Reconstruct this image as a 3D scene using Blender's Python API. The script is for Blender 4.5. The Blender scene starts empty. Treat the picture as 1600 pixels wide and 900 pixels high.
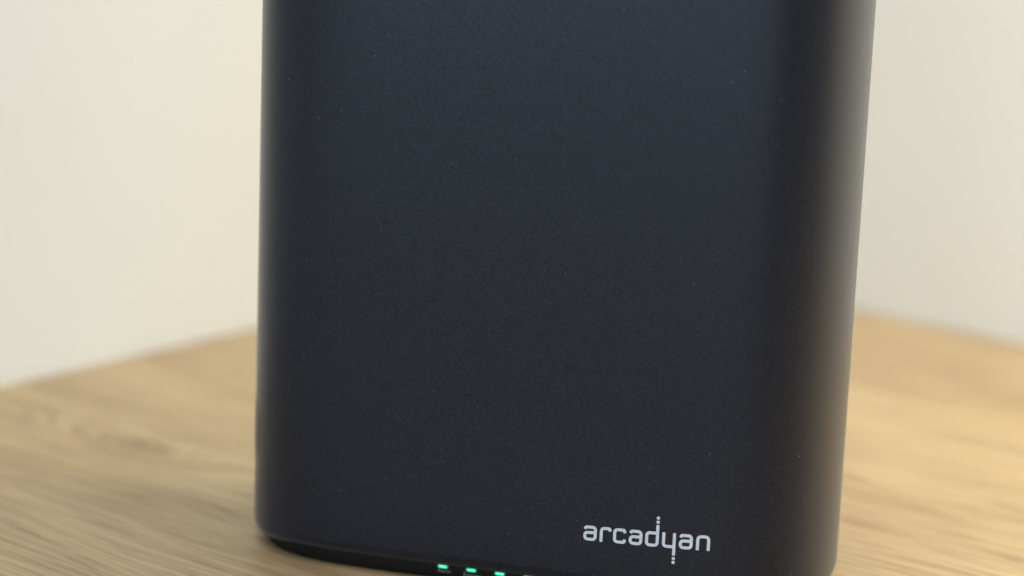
import bpy, bmesh, math, random
from mathutils import Vector, Matrix

random.seed(4)
scene = bpy.context.scene
COL = scene.collection

# ------------------------------------------------------------------ camera
CAM_POS = Vector((-0.010187, -0.664651, 0.227923))
PITCH, YAW, ROLL = 0.228621, -0.000890, 0.039579
cam_data = bpy.data.cameras.new("camera")
cam_data.sensor_width = 36.0
cam_data.lens = 90.0
cam_data.clip_start = 0.01
cam_data.clip_end = 60.0
cam_data.dof.use_dof = True
cam_data.dof.focus_distance = 0.655
cam_data.dof.aperture_fstop = 5.2
cam = bpy.data.objects.new("camera", cam_data)
COL.objects.link(cam)
fwd = Vector((math.sin(YAW) * math.cos(PITCH), math.cos(YAW) * math.cos(PITCH), -math.sin(PITCH)))
r0 = Vector((math.cos(YAW), -math.sin(YAW), 0.0))
u0 = r0.cross(fwd)
rr = r0 * math.cos(ROLL) + u0 * math.sin(ROLL)
uu = -r0 * math.sin(ROLL) + u0 * math.cos(ROLL)
m = Matrix((rr, uu, -fwd)).transposed().to_4x4()
m.translation = CAM_POS
cam.matrix_world = m
scene.camera = cam

# ------------------------------------------------------------------ world (dim room light)
world = bpy.data.worlds.new("World")
scene.world = world
world.use_nodes = True
bg = world.node_tree.nodes["Background"]
bg.inputs["Color"].default_value = (0.80, 0.90, 1.0, 1)
bg.inputs["Strength"].default_value = 0.28

# ------------------------------------------------------------------ lamps
def area(name, loc, target, size, power, color, size_y=None):
    l = bpy.data.lights.new(name, 'AREA')
    l.shape = 'RECTANGLE' if size_y else 'DISK'
    l.size = size
    if size_y:
        l.size_y = size_y
    l.energy = power
    l.color = color
    o = bpy.data.objects.new(name, l)
    COL.objects.link(o)
    o.location = loc
    o.rotation_euler = (Vector(target) - Vector(loc)).to_track_quat('-Z', 'Y').to_euler()
    return o

area("overhead_fill", (-0.20, -0.30, 1.70), (-0.05, 0.05, 0.0), 1.2, 14.5, (1.0, 0.96, 0.88), 1.2)  # unseen overhead panel, added as soft ambient fill from above
area("wall_lamp", (0.37, 0.00, 0.34), (0.34, 0.13, 0.0), 0.28, 1.95, (1.0, 0.88, 0.62))
area("window_light", (-0.78, -2.0, 0.30), (0.0, 0.1, 0.05), 3.1, 23.5, (0.66, 0.82, 1.0), 0.62)

# ------------------------------------------------------------------ colour management
scene.view_settings.view_transform = 'Standard'
scene.view_settings.look = 'None'
scene.view_settings.exposure = 0.30
scene.view_settings.gamma = 1.0
scene.view_settings.use_curve_mapping = False
scene.render.engine = 'CYCLES'
scene.cycles.use_denoising = True

# ------------------------------------------------------------------ layout of the corner and table
CORNER = Vector((0.016502, 0.386495, 0.0))
ANG = 4.039464                       # direction of the left wall, away from the corner
LDIR = Vector((math.cos(ANG), math.sin(ANG), 0))
RDIR = Vector((math.cos(ANG + math.pi / 2), math.sin(ANG + math.pi / 2), 0))
GAP = 0.0006
TU, TV, TT = 0.84, 0.58, 0.03
_k = Vector((-0.128, 0.080, 0)) - CORNER
KNOT = (_k.dot(RDIR) - TU / 2, -(_k.dot(LDIR) - TV / 2))

# ------------------------------------------------------------------ material helpers
def mat_new(name):
    mt = bpy.data.materials.new(name)
    mt.use_nodes = True
    nt = mt.node_tree
    return mt, nt, nt.nodes["Principled BSDF"]

def node(nt, kind, **kw):
    n = nt.nodes.new(kind)
    for k, v in kw.items():
        setattr(n, k, v)
    return n

def ramp(nt, stops):
    n = nt.nodes.new("ShaderNodeValToRGB")
    el = n.color_ramp.elements
    while len(el) < len(stops):
        el.new(0.5)
    for e, (p, c) in zip(el, stops):
        e.position = p
        e.color = (*c, 1)
    return n

def mix(nt, blend, fac, a, b):
    n = nt.nodes.new("ShaderNodeMix")
    n.data_type = 'RGBA'
    n.blend_type = blend
    for sock, val in ((n.inputs[0], fac), (n.inputs[6], a), (n.inputs[7], b)):
        if hasattr(val, "is_output"):
            nt.links.new(val, sock)
        else:
            sock.default_value = val if not isinstance(val, tuple) else (*val, 1)
    return n.outputs[2]

def noise(nt, vec, scale, detail=2.0, rough=0.5, dist=0.0):
    n = node(nt, "ShaderNodeTexNoise")
    n.inputs["Scale"].default_value = scale
    n.inputs["Detail"].default_value = detail
    n.inputs["Roughness"].default_value = rough
    n.inputs["Distortion"].default_value = dist
    nt.links.new(vec, n.inputs["Vector"])
    return n.outputs["Fac"]

def mapping(nt, vec, scale=(1, 1, 1), loc=(0, 0, 0), rot=(0, 0, 0)):
    n = node(nt, "ShaderNodeMapping")
    n.inputs["Scale"].default_value = scale
    n.inputs["Location"].default_value = loc
    n.inputs["Rotation"].default_value = rot
    nt.links.new(vec, n.inputs["Vector"])
    return n.outputs["Vector"]

# --- painted wall
def wall_material():
    mt, nt, p = mat_new("painted_wall")
    tc = node(nt, "ShaderNodeTexCoord").outputs["Object"]
    n1 = noise(nt, tc, 3.0, 3)
    rp = ramp(nt, [(0.3, (0.755, 0.77, 0.76)), (0.7, (0.785, 0.80, 0.79))])
    nt.links.new(n1, rp.inputs[0])
    nt.links.new(rp.outputs[0], p.inputs["Base Color"])
    p.inputs["Roughness"].default_value = 0.8
    n2 = noise(nt, tc, 420.0, 3)
    b = node(nt, "ShaderNodeBump")
    b.inputs["Strength"].default_value = 0.15
    b.inputs["Distance"].default_value = 0.0004
    nt.links.new(n2, b.inputs["Height"])
    nt.links.new(b.outputs[0], p.inputs["Normal"])
    return mt

# --- oak table top (grain along local X)
def oak_material():
    mt, nt, p = mat_new("oak_table")
    tc = node(nt, "ShaderNodeTexCoord").outputs["Object"]
    # slow wander that bends the grain
    wv = noise(nt, mapping(nt, tc, (5.0, 14.0, 1.0)), 1.0, 2)
    wmath = node(nt, "ShaderNodeMath", operation='MULTIPLY_ADD')
    nt.links.new(wv, wmath.inputs[0])
    wmath.inputs[1].default_value = 0.020
    wmath.inputs[2].default_value = -0.010
    comb = node(nt, "ShaderNodeCombineXYZ")
    nt.links.new(wmath.outputs[0], comb.inputs[1])
    add = node(nt, "ShaderNodeVectorMath", operation='ADD')
    nt.links.new(tc, add.inputs[0])
    nt.links.new(comb.outputs[0], add.inputs[1])
    # a knot: the grain swerves round one spot and darkens there
    ka = mapping(nt, tc, (1.0, 1.0, 0.0), (-KNOT[0], -KNOT[1], 0))
    kb = mapping(nt, ka, (34.0, 95.0, 1.0))
    kl = node(nt, "ShaderNodeVectorMath", operation='LENGTH')
    nt.links.new(kb, kl.inputs[0])
    km = node(nt, "ShaderNodeMapRange", interpolation_type='SMOOTHERSTEP')
    nt.links.new(kl.outputs["Value"], km.inputs["Value"])
    km.inputs["From Min"].default_value = 0.0
    km.inputs["From Max"].default_value = 2.2
    km.inputs["To Min"].default_value = 1.0
    km.inputs["To Max"].default_value = 0.0
    kw = node(nt, "ShaderNodeVectorMath", operation='SCALE')
    kw.inputs[0].default_value = (0.010, 0.016, 0.0)
    nt.links.new(km.outputs[0], kw.inputs["Scale"])
    add2 = node(nt, "ShaderNodeVectorMath", operation='ADD')
    nt.links.new(add.outputs[0], add2.inputs[0])
    nt.links.new(kw.outputs[0], add2.inputs[1])
    g = add2.outputs[0]
    broad = noise(nt, mapping(nt, g, (2.2, 26.0, 1.0)), 1.0, 3, 0.55)
    mid = noise(nt, mapping(nt, g, (7.0, 120.0, 1.0)), 1.0, 3, 0.6)
    fine = noise(nt, mapping(nt, g, (16.0, 520.0, 1.0)), 1.0, 3, 0.65)
    pores = noise(nt, mapping(nt, g, (38.0, 900.0, 1.0)), 1.0, 2, 0.5)
    patch = noise(nt, mapping(nt, tc, (9.0, 20.0, 1.0), (0.3, 0.1, 0)), 1.0, 2, 0.5)
    base = ramp(nt, [(0.28, (0.465, 0.345, 0.198)), (0.5, (0.555, 0.425, 0.247)), (0.74, (0.62, 0.485, 0.29))])
    nt.links.new(broad, base.inputs[0])
    r1 = ramp(nt, [(0.30, (0.74, 0.70, 0.66)), (0.62, (1, 1, 1))])
    nt.links.new(mid, r1.inputs[0])
    c = mix(nt, 'MULTIPLY', 0.62, base.outputs[0], r1.outputs[0])
    r2 = ramp(nt, [(0.32, (0.62, 0.57, 0.54)), (0.60, (1.0, 1.0, 1.0))])
    nt.links.new(fine, r2.inputs[0])
    c = mix(nt, 'MULTIPLY', 0.95, c, r2.outputs[0])
    r3 = ramp(nt, [(0.30, (0.45, 0.38, 0.34)), (0.40, (1, 1, 1))])
    nt.links.new(pores, r3.inputs[0])
    c = mix(nt, 'MULTIPLY', 0.65, c, r3.outputs[0])
    r4 = ramp(nt, [(0.30, (0.84, 0.80, 0.78)), (0.60, (1, 1, 1))])
    nt.links.new(patch, r4.inputs[0])
    c = mix(nt, 'MULTIPLY', 0.75, c, r4.outputs[0])
    kp = node(nt, "ShaderNodeMath", operation='POWER')
    nt.links.new(km.outputs[0], kp.inputs[0])
    kp.inputs[1].default_value = 2.0
    kn = noise(nt, mapping(nt, g, (60.0, 160.0, 1.0)), 1.0, 2)
    kx = node(nt, "ShaderNodeMath", operation='MULTIPLY')
    nt.links.new(kp.outputs[0], kx.inputs[0])
    nt.links.new(kn, kx.inputs[1])
    c = mix(nt, 'MULTIPLY', kx.outputs[0], c, (0.60, 0.50, 0.44))
    nt.links.new(c, p.inputs["Base Color"])
    p.inputs["Roughness"].default_value = 0.48
    b = node(nt, "ShaderNodeBump")
    b.inputs["Strength"].default_value = 0.25
    b.inputs["Distance"].default_value = 0.0003
    nt.links.new(fine, b.inputs["Height"])
    nt.links.new(b.outputs[0], p.inputs["Normal"])
    return mt

# --- sand-textured dark plastic with a few specks of dust
def shell_material():
    mt, nt, p = mat_new("dark_textured_plastic")
    tc = node(nt, "ShaderNodeTexCoord").outputs["Object"]
    n1 = noise(nt, tc, 1800.0, 3, 0.65)
    rp = ramp(nt, [(0.36, (0.0046, 0.0056, 0.0100)), (0.66, (0.0140, 0.0165, 0.0265))])
    nt.links.new(n1, rp.inputs[0])
    # dust: tiny bright points in a sparse set of voronoi cells
    vo = node(nt, "ShaderNodeTexVoronoi")
    vo.inputs["Scale"].default_value = 330.0
    nt.links.new(tc, vo.inputs["Vector"])
    lt = node(nt, "ShaderNodeMath", operation='LESS_THAN')
    nt.links.new(vo.outputs["Distance"], lt.inputs[0])
    lt.inputs[1].default_value = 0.07
    sep = node(nt, "ShaderNodeSeparateColor")
    nt.links.new(vo.outputs["Color"], sep.inputs[0])
    gt = node(nt, "ShaderNodeMath", operation='GREATER_THAN')
    nt.links.new(sep.outputs[0], gt.inputs[0])
    gt.inputs[1].default_value = 0.80
    an = node(nt, "ShaderNodeMath", operation='MULTIPLY')
    nt.links.new(lt.outputs[0], an.inputs[0])
    nt.links.new(gt.outputs[0], an.inputs[1])
    an2 = node(nt, "ShaderNodeMath", operation='MULTIPLY')
    nt.links.new(an.outputs[0], an2.inputs[0])
    nt.links.new(sep.outputs[1], an2.inputs[1])
    c = mix(nt, 'MIX', an2.outputs[0], rp.outputs[0], (0.11, 0.115, 0.12))
    nt.links.new(c, p.inputs["Base Color"])
    p.inputs["Roughness"].default_value = 0.34
    p.inputs["Specular IOR Level"].default_value = 0.26
    p.inputs["Sheen Weight"].default_value = 0.15
    p.inputs["Sheen Roughness"].default_value = 0.45
    n2 = noise(nt, tc, 2600.0, 2, 0.6)
    b = node(nt, "ShaderNodeBump")
    b.inputs["Strength"].default_value = 0.40
    b.inputs["Distance"].default_value = 0.00007
    nt.links.new(n2, b.inputs["Height"])
    nt.links.new(b.outputs[0], p.inputs["Normal"])
    return mt

def plain_material(name, col, rough, bump=0.0):
    mt, nt, p = mat_new(name)
    tc = node(nt, "ShaderNodeTexCoord").outputs["Object"]
    n1 = noise(nt, tc, 900.0, 2)
    rp = ramp(nt, [(0.3, tuple(x * 0.92 for x in col)), (0.7, tuple(min(1, x * 1.06) for x in col))])
    nt.links.new(n1, rp.inputs[0])
    nt.links.new(rp.outputs[0], p.inputs["Base Color"])
    p.inputs["Roughness"].default_value = rough
    p.inputs["Specular IOR Level"].default_value = 0.25
    if bump:
        b = node(nt, "ShaderNodeBump")
        b.inputs["Strength"].default_value = bump
        b.inputs["Distance"].default_value = 0.0001
        nt.links.new(n1, b.inputs["Height"])
        nt.links.new(b.outputs[0], p.inputs["Normal"])
    return mt

def led_material():
    """bright cyan-green middle with its dim green halo painted into the outer rings"""
    mt, nt, p = mat_new("green_led")
    p.inputs["Base Color"].default_value = (0.01, 0.05, 0.03, 1)
    p.inputs["Roughness"].default_value = 0.35
    at = node(nt, "ShaderNodeAttribute", attribute_name="core")
    cr = ramp(nt, [(0.0, (0.0, 0.03, 0.010)), (0.40, (0.0, 0.15, 0.055)), (0.72, (0.008, 0.55, 0.25)), (1.0, (0.11, 0.90, 0.55))])  # dim lower stops paint the glow that bleeds around each light
    nt.links.new(at.outputs["Fac"], cr.inputs[0])
    nt.links.new(cr.outputs[0], p.inputs["Emission Color"])
    p.inputs["Emission Strength"].default_value = 1.35
    return mt

M_WALL = wall_material()
M_OAK = oak_material()
M_SHELL = shell_material()
M_BASE = plain_material("black_base_plastic", (0.004, 0.0042, 0.004), 0.55, 0.2)
M_PRINT = plain_material("pale_grey_print", (0.60, 0.64, 0.70), 0.55)
M_SMALL = plain_material("grey_label_print", (0.20, 0.21, 0.20), 0.6)
M_LED = led_material()

def link_mesh(name, verts, faces, mat, parent=None, smooth=False):
    me = bpy.data.meshes.new(name)
    me.from_pydata([tuple(v) for v in verts], [], faces)
    me.update()
    bm = bmesh.new()
    bm.from_mesh(me)
    bmesh.ops.recalc_face_normals(bm, faces=bm.faces)
    bm.to_mesh(me)
    bm.free()
    if smooth:
        for p in me.polygons:
            p.use_smooth = True
    me.materials.append(mat)
    o = bpy.data.objects.new(name, me)
    COL.objects.link(o)
    if parent:
        o.parent = parent
    return o

# ------------------------------------------------------------------ setting: two walls meeting behind the table corner
def bevel_box(name, size, mat, bev, seg=3):
    bm = bmesh.new()
    bmesh.ops.create_cube(bm, size=1.0)
    for v in bm.verts:
        v.co = Vector((v.co.x * size[0], v.co.y * size[1], v.co.z * size[2]))
    if bev:
        bmesh.ops.bevel(bm, geom=list(bm.edges), offset=bev, segments=seg, affect='EDGES', profile=0.5)
    me = bpy.data.meshes.new(name)
    bm.to_mesh(me)
    bm.free()
    me.materials.append(mat)
    o = bpy.data.objects.new(name, me)
    COL.objects.link(o)
    return o

WALL_L, WALL_T, Z0, Z1 = 2.2, 0.10, -0.75, 1.75
rot_r = math.atan2(RDIR.y, RDIR.x)
for nm, d, back in (("wall_left", LDIR, -RDIR), ("wall_right", RDIR, -LDIR)):
    wl = WALL_L if nm == "wall_left" else 0.85
    w = bevel_box(nm, (wl, WALL_T, Z1 - Z0), M_WALL, 0)
    start = -GAP if nm == "wall_left" else -GAP - WALL_T
    cpos = CORNER + d * (start + wl / 2) + back * (WALL_T / 2 + GAP)
    w.location = (cpos.x, cpos.y, (Z0 + Z1) / 2)
    w.rotation_euler = (0, 0, math.atan2(d.y, d.x))
    w["kind"] = "structure"

# ------------------------------------------------------------------ table top
table = bevel_box("table", (TU, TV, TT), M_OAK, 0.0015)
tc_ = CORNER + RDIR * (TU / 2) + LDIR * (TV / 2)
table.location = (tc_.x, tc_.y, -TT / 2)
table.rotation_euler = (0, 0, rot_r)
table["label"] = "light oak wood grained tabletop pushed into the corner of two cream walls"
table["category"] = "table"

# ------------------------------------------------------------------ router
A, B = 0.080178, 0.035299            # half width and half depth of the footprint
P, Q = 6.958, 1.978                    # flat front and back, round ends
HT = 0.222
router = bpy.data.objects.new("wireless_router", None)
router.empty_display_size = 0.05
COL.objects.link(router)
router.location = (0, 0, 0)
router.rotation_euler = (0, 0, -0.262003)
router["label"] = "dark navy black upright router with rounded sides, white logo and green lights"
router["category"] = "router"

def sgn(v):
    return -1.0 if v < 0 else 1.0

def ring(inset, z, seg=256):
    out = []
    for i in range(seg):
        t = 2 * math.pi * i / seg
        c, s = math.cos(t), math.sin(t)
        x = (A - inset) * sgn(c) * abs(c) ** (2 / P)
        y = (B - inset) * sgn(s) * abs(s) ** (2 / Q)
        out.append((x, y, z))
    return out

def front_y(x, inset=0.0):
    return -(B - inset) * max(0.0, 1 - (abs(x) / (A - inset)) ** P) ** (1 / Q)

def lathe(name, profile, mat, seg=256, cap_bottom=True, cap_top=True):
    verts, faces = [], []
    for ins, z in profile:
        verts += ring(ins, z, seg)
    for k in range(len(profile) - 1):
        for i in range(seg):
            j = (i + 1) % seg
            faces.append((k * seg + i, k * seg + j, (k + 1) * seg + j, (k + 1) * seg + i))
    if cap_bottom:
        faces.append(tuple(range(seg - 1, -1, -1)))
    if cap_top:
        o = (len(profile) - 1) * seg
        faces.append(tuple(o + i for i in range(seg)))
    ob = link_mesh(name, verts, faces, mat, router, smooth=True)
    ob.data.set_sharp_from_angle(angle=math.radians(40))
    return ob

SH_Z = 0.0047
FR = 0.0042
FMAX = math.radians(50)
prof = [(0.0080, SH_Z + 0.0006), (0.0034, SH_Z + 0.0006), (FR * (1 - math.cos(FMAX)) + 0.0001, SH_Z)]
for i in range(9):
    t = FMAX * (1 - i / 8)
    prof.append((FR * (1 - math.cos(t)), SH_Z + 0.0001 + FR * (math.sin(FMAX) - math.sin(t))))
for k in range(0, 9):
    prof.append((0.0, 0.0162 + (HT - 0.0262) * k / 8))
TR = 0.010
for i in range(1, 11):
    t = math.radians(90 * i / 10)
    prof.append((TR * (1 - math.cos(t)), HT - TR + TR * math.sin(t)))
shell = lathe("shell", prof, M_SHELL)
# the lower rim dips a little towards the two round ends
for v in shell.data.vertices:
    if v.co.z < 0.016:
        k = min(1.0, max(0.0, (abs(v.co.x) / A - 0.70) / 0.26))
        k = k * k * (3 - 2 * k)
        v.co.z -= 0.0020 * k * min(1.0, (0.016 - v.co.z) / (0.016 - SH_Z))

base = lathe("base", [(0.0042, 0.0), (0.0034, 0.0004), (0.0030, 0.0010), (0.0030, SH_Z + 0.0008)], M_BASE)
base["label"] = "black inset base strip under the shell"

# --- helper: flat printed shape following the front face
def wrap(pts2d, z0, lift, inset=0.0):
    out = []
    for (x, z) in pts2d:
        y = front_y(x, inset)
        if z0 == LOGO_Z:
            z += LOGO_TILT * (x - LOGO_X)
        h = 1e-4
        dy = (front_y(x + h, inset) - front_y(x - h, inset)) / (2 * h)
        nrm = Vector((dy, -1.0, 0)).normalized()
        out.append(Vector((x, y, z + z0)) + nrm * lift)
    return out

def densify(pts, step):
    out = [Vector(pts[0])]
    for a, b in zip(pts[:-1], pts[1:]):
        a, b = Vector(a), Vector(b)
        n = max(1, int(math.ceil((b - a).length / step)))
        for k in range(1, n + 1):
            out.append(a.lerp(b, k / n))
    return out

def rounded(pts, rad, seg=6, closed=False):
    """polyline with its inner corners rounded"""
    pts = [Vector(p) for p in pts]
    n = len(pts)
    out = []
    for i, p in enumerate(pts):
        if not closed and i in (0, n - 1):
            out.append(p)
            continue
        a, b = pts[(i - 1) % n], pts[(i + 1) % n]
        da, db = (a - p), (b - p)
        r = min(rad, da.length * 0.5, db.length * 0.5)
        s, e = p + da.normalized() * r, p + db.normalized() * r
        for k in range(seg + 1):
            t = k / seg
            out.append(s * (1 - t) ** 2 + p * 2 * t * (1 - t) + e * t * t)
    if closed:
        out.append(out[0].copy())
    return out

def stroke(path, half, closed=False, round_caps=True):
    """left and right borders of a stroke"""
    n = len(path)
    L, R = [], []
    for i in range(n):
        if closed:
            a, b = path[(i - 1) % (n - 1)], path[(i + 1) % (n - 1)] if i < n - 1 else path[1]
        else:
            a, b = path[max(0, i - 1)], path[min(n - 1, i + 1)]
        t = (b - a).normalized()
        nn = Vector((-t.y, t.x))
        L.append(path[i] + nn * half)
        R.append(path[i] - nn * half)
    return L, R

U = 32.85e-3 / 198.0      # metres per logo unit (198 units across the whole word)
LOGO_X, LOGO_Z = 0.01985, 0.01680
LOGO_TILT = 0.030        # the print sits very slightly off level
SW = 4.7                 # stroke width in logo units
XH = 24.3                # height of a small letter

def letter(strokes, squares, dx):
    verts, faces = [], []
    for si, (pts, rad, closed) in enumerate(strokes):
        path = densify(rounded([(p[0] + dx, p[1]) for p in pts], rad, 6, closed), 1.2)
        h = SW / 2
        if not closed:                       # slightly rounded stroke ends
            t0 = (path[1] - path[0]).normalized()
            t1 = (path[-1] - path[-2]).normalized()
            path = [path[0] - t0 * 0.5] + path + [path[-1] + t1 * 0.5]
        L, R = stroke(path, h, closed)
        if not closed:
            for k in (0, -1):
                c = (L[k] + R[k]) / 2
                L[k] = c.lerp(L[k], 0.72)
                R[k] = c.lerp(R[k], 0.72)
        lift = 0.00003 + 0.000006 * si
        top = []
        for l, r in zip(L, R):
            top += [(l.x * U + LOGO_X, l.y * U), (r.x * U + LOGO_X, r.y * U)]
        o = len(verts)
        verts += wrap(top, LOGO_Z, lift)
        n = len(path)
        for i in range(n - 1):
            faces.append((o + 2 * i, o + 2 * i + 1, o + 2 * i + 3, o + 2 * i + 2))
        lo = len(verts)
        verts += wrap(top, LOGO_Z, -0.00001)
        for i in range(n - 1):
            for s in (0, 1):
                faces.append((o + 2 * i + s, o + 2 * i + 2 + s, lo + 2 * i + 2 + s, lo + 2 * i + s))
        if not closed:
            for i in (0, n - 1):
                faces.append((o + 2 * i, o + 2 * i + 1, lo + 2 * i + 1, lo + 2 * i))
    for (sx, sy) in squares:
        h, k = 2.35, 0.8
        oc = [(-h + k, -h), (h - k, -h), (h, -h + k), (h, h - k), (h - k, h), (-h + k, h), (-h, h - k), (-h, -h + k)]
        pl = [((sx + dx + a) * U + LOGO_X, (sy + b) * U) for a, b in oc]
        o = len(verts)
        verts += wrap(pl, LOGO_Z, 0.00003) + wrap(pl, LOGO_Z, -0.00001)
        faces.append(tuple(o + i for i in range(8)))
        for i in range(8):
            j = (i + 1) % 8
            faces.append((o + i, o + j, o + 8 + j, o + 8 + i))
    return link_mesh("letter", verts, faces, M_PRINT, router)

q = SW / 2
wA = 21.3
lo_, hi_ = q, XH - q
G_a = ([([(2.6, hi_ - 3.0), (4.0, hi_), (wA - q, hi_), (wA - q, lo_), (q, lo_), (q, 13.2), (wA - q - 2.0, 13.2)], 5.2, False)], [])
G_r = ([([(q, 0.4), (q, hi_), (15.5, hi_), (16.2, hi_ - 3.8)], 5.5, False)], [])
G_c = ([([(18.2, hi_ - 4.2), (17.6, hi_), (q, hi_), (q, lo_), (17.6, lo_), (18.2, lo_ + 4.2)], 5.2, False)], [])
G_d = ([([(wA - q, XH + 10.5), (wA - q, lo_), (q, lo_), (q, hi_), (wA - q - 2.0, hi_)], 5.2, False)], [(wA - q, XH + 15.6), (wA - q, XH + 22.0)])
G_y = ([([(q, XH - 0.4), (q, lo_), (wA - q - 2.0, lo_)], 5.5, False), ([(wA - q, XH - 0.4), (wA - q, -11.0)], 1, False)],
       [(wA - q, -16.2), (wA - q, -22.6)])
G_n = ([([(q, 0.4), (q, hi_), (wA - q, hi_), (wA - q, 0.4)], 6.0, False)], [])
for g, dx in ((G_a, 0.0), (G_r, 26.0), (G_c, 47.2), (G_a, 72.0), (G_d, 97.6), (G_y, 124.0), (G_a, 150.2), (G_n, 176.6)):
    letter(g[0], g[1], dx)

# --- green status lights: small rounded lenses, widened to carry a painted halo, on the base strip
BI = 0.0030
def make_led(x, z):
    seg = 24
    # ring half width, half height, lift, glow value (outer rings are the painted halo)
    spec = [(0.00160, 0.00070, -0.0002, 0.0), (0.00160, 0.00070, 0.00006, 0.0), (0.00138, 0.00050, 0.00012, 0.22),
            (0.00116, 0.00034, 0.00016, 0.60), (0.00098, 0.00018, 0.00019, 0.95), (0.00060, 0.00003, 0.00020, 1.0)]
    verts, faces, core = [], [], []
    for hw, hh, lift, g in spec:
        pts = []
        for i in range(seg):
            t = 2 * math.pi * (i + 0.5) / seg
            c, s = math.cos(t), math.sin(t)
            pts.append((x + (hw - hh) * sgn(c) + hh * c, hh * s))
        verts += wrap(pts, z, lift, BI)
        core += [g] * seg
    for k in range(len(spec) - 1):
        for i in range(seg):
            j = (i + 1) % seg
            faces.append((k * seg + i, k * seg + j, (k + 1) * seg + j, (k + 1) * seg + i))
    faces.append(tuple((len(spec) - 1) * seg + i for i in range(seg)))
    o = link_mesh("status_light", verts, faces, M_LED, router, smooth=True)
    a = o.data.attributes.new("core", 'FLOAT', 'POINT')
    for i, g in enumerate(core):
        a.data[i].value = g
    o["label"] = "glowing green status light"
    return o

for i in range(5):
    make_led(-0.01826 + i * 0.00778, 0.00366)

# --- tiny names printed under the lights
def make_label(txt, x, z, size):
    cu = bpy.data.curves.new("light_name", 'FONT')
    cu.body = txt
    cu.size = size
    cu.align_x = 'CENTER'
    cu.resolution_u = 3
    cu.extrude = 0.0
    tmp = bpy.data.objects.new("tmp_text", cu)
    COL.objects.link(tmp)
    dg = bpy.context.evaluated_depsgraph_get()
    me = bpy.data.meshes.new_from_object(tmp.evaluated_get(dg))
    bpy.data.objects.remove(tmp)
    bpy.data.curves.remove(cu)
    vs = wrap([(v.co.x + x, v.co.y) for v in me.vertices], z, 0.00004, BI)
    for v, c in zip(me.vertices, vs):
        v.co = c
    me.materials.clear()
    me.materials.append(M_SMALL)
    me.name = "light_name"
    o = bpy.data.objects.new("light_name", me)
    COL.objects.link(o)
    o.parent = router
    return o

make_label("Alarm", -0.01786, 0.00200, 0.00150)
make_label("Register", -0.01016, 0.00178, 0.00150)

# --- low, soft-edged key on the narrow left side
def side_key():
    seg, verts, faces = 40, [], []
    hz, hy, zc, yc = 0.0090, 0.0060, 0.0318, -0.0190
    lifts = ((1.0, -0.00003), (0.9, 0.00004), (0.8, 0.00010), (0.65, 0.00017), (0.4, 0.00022), (0.15, 0.00023))
    for sc, lift in lifts:
        for i in range(seg):
            t = 2 * math.pi * i / seg
            c, s = math.cos(t), math.sin(t)
            y = yc + hy * sc * c
            z = zc + ((hz - hy) * sgn(s) + hy * s) * sc
            x = -A * max(0.0, 1 - (abs(y) / B) ** Q) ** (1 / P)
            verts.append((x - 0.93 * lift, y - 0.36 * lift, z))
    for k in range(len(lifts) - 1):
        for i in range(seg):
            j = (i + 1) % seg
            faces.append((k * seg + i, k * seg + j, (k + 1) * seg + j, (k + 1) * seg + i))
    faces.append(tuple((len(lifts) - 1) * seg + i for i in range(seg)))
    return link_mesh("side_button", verts, faces, M_SHELL, router, smooth=True)
side_key()
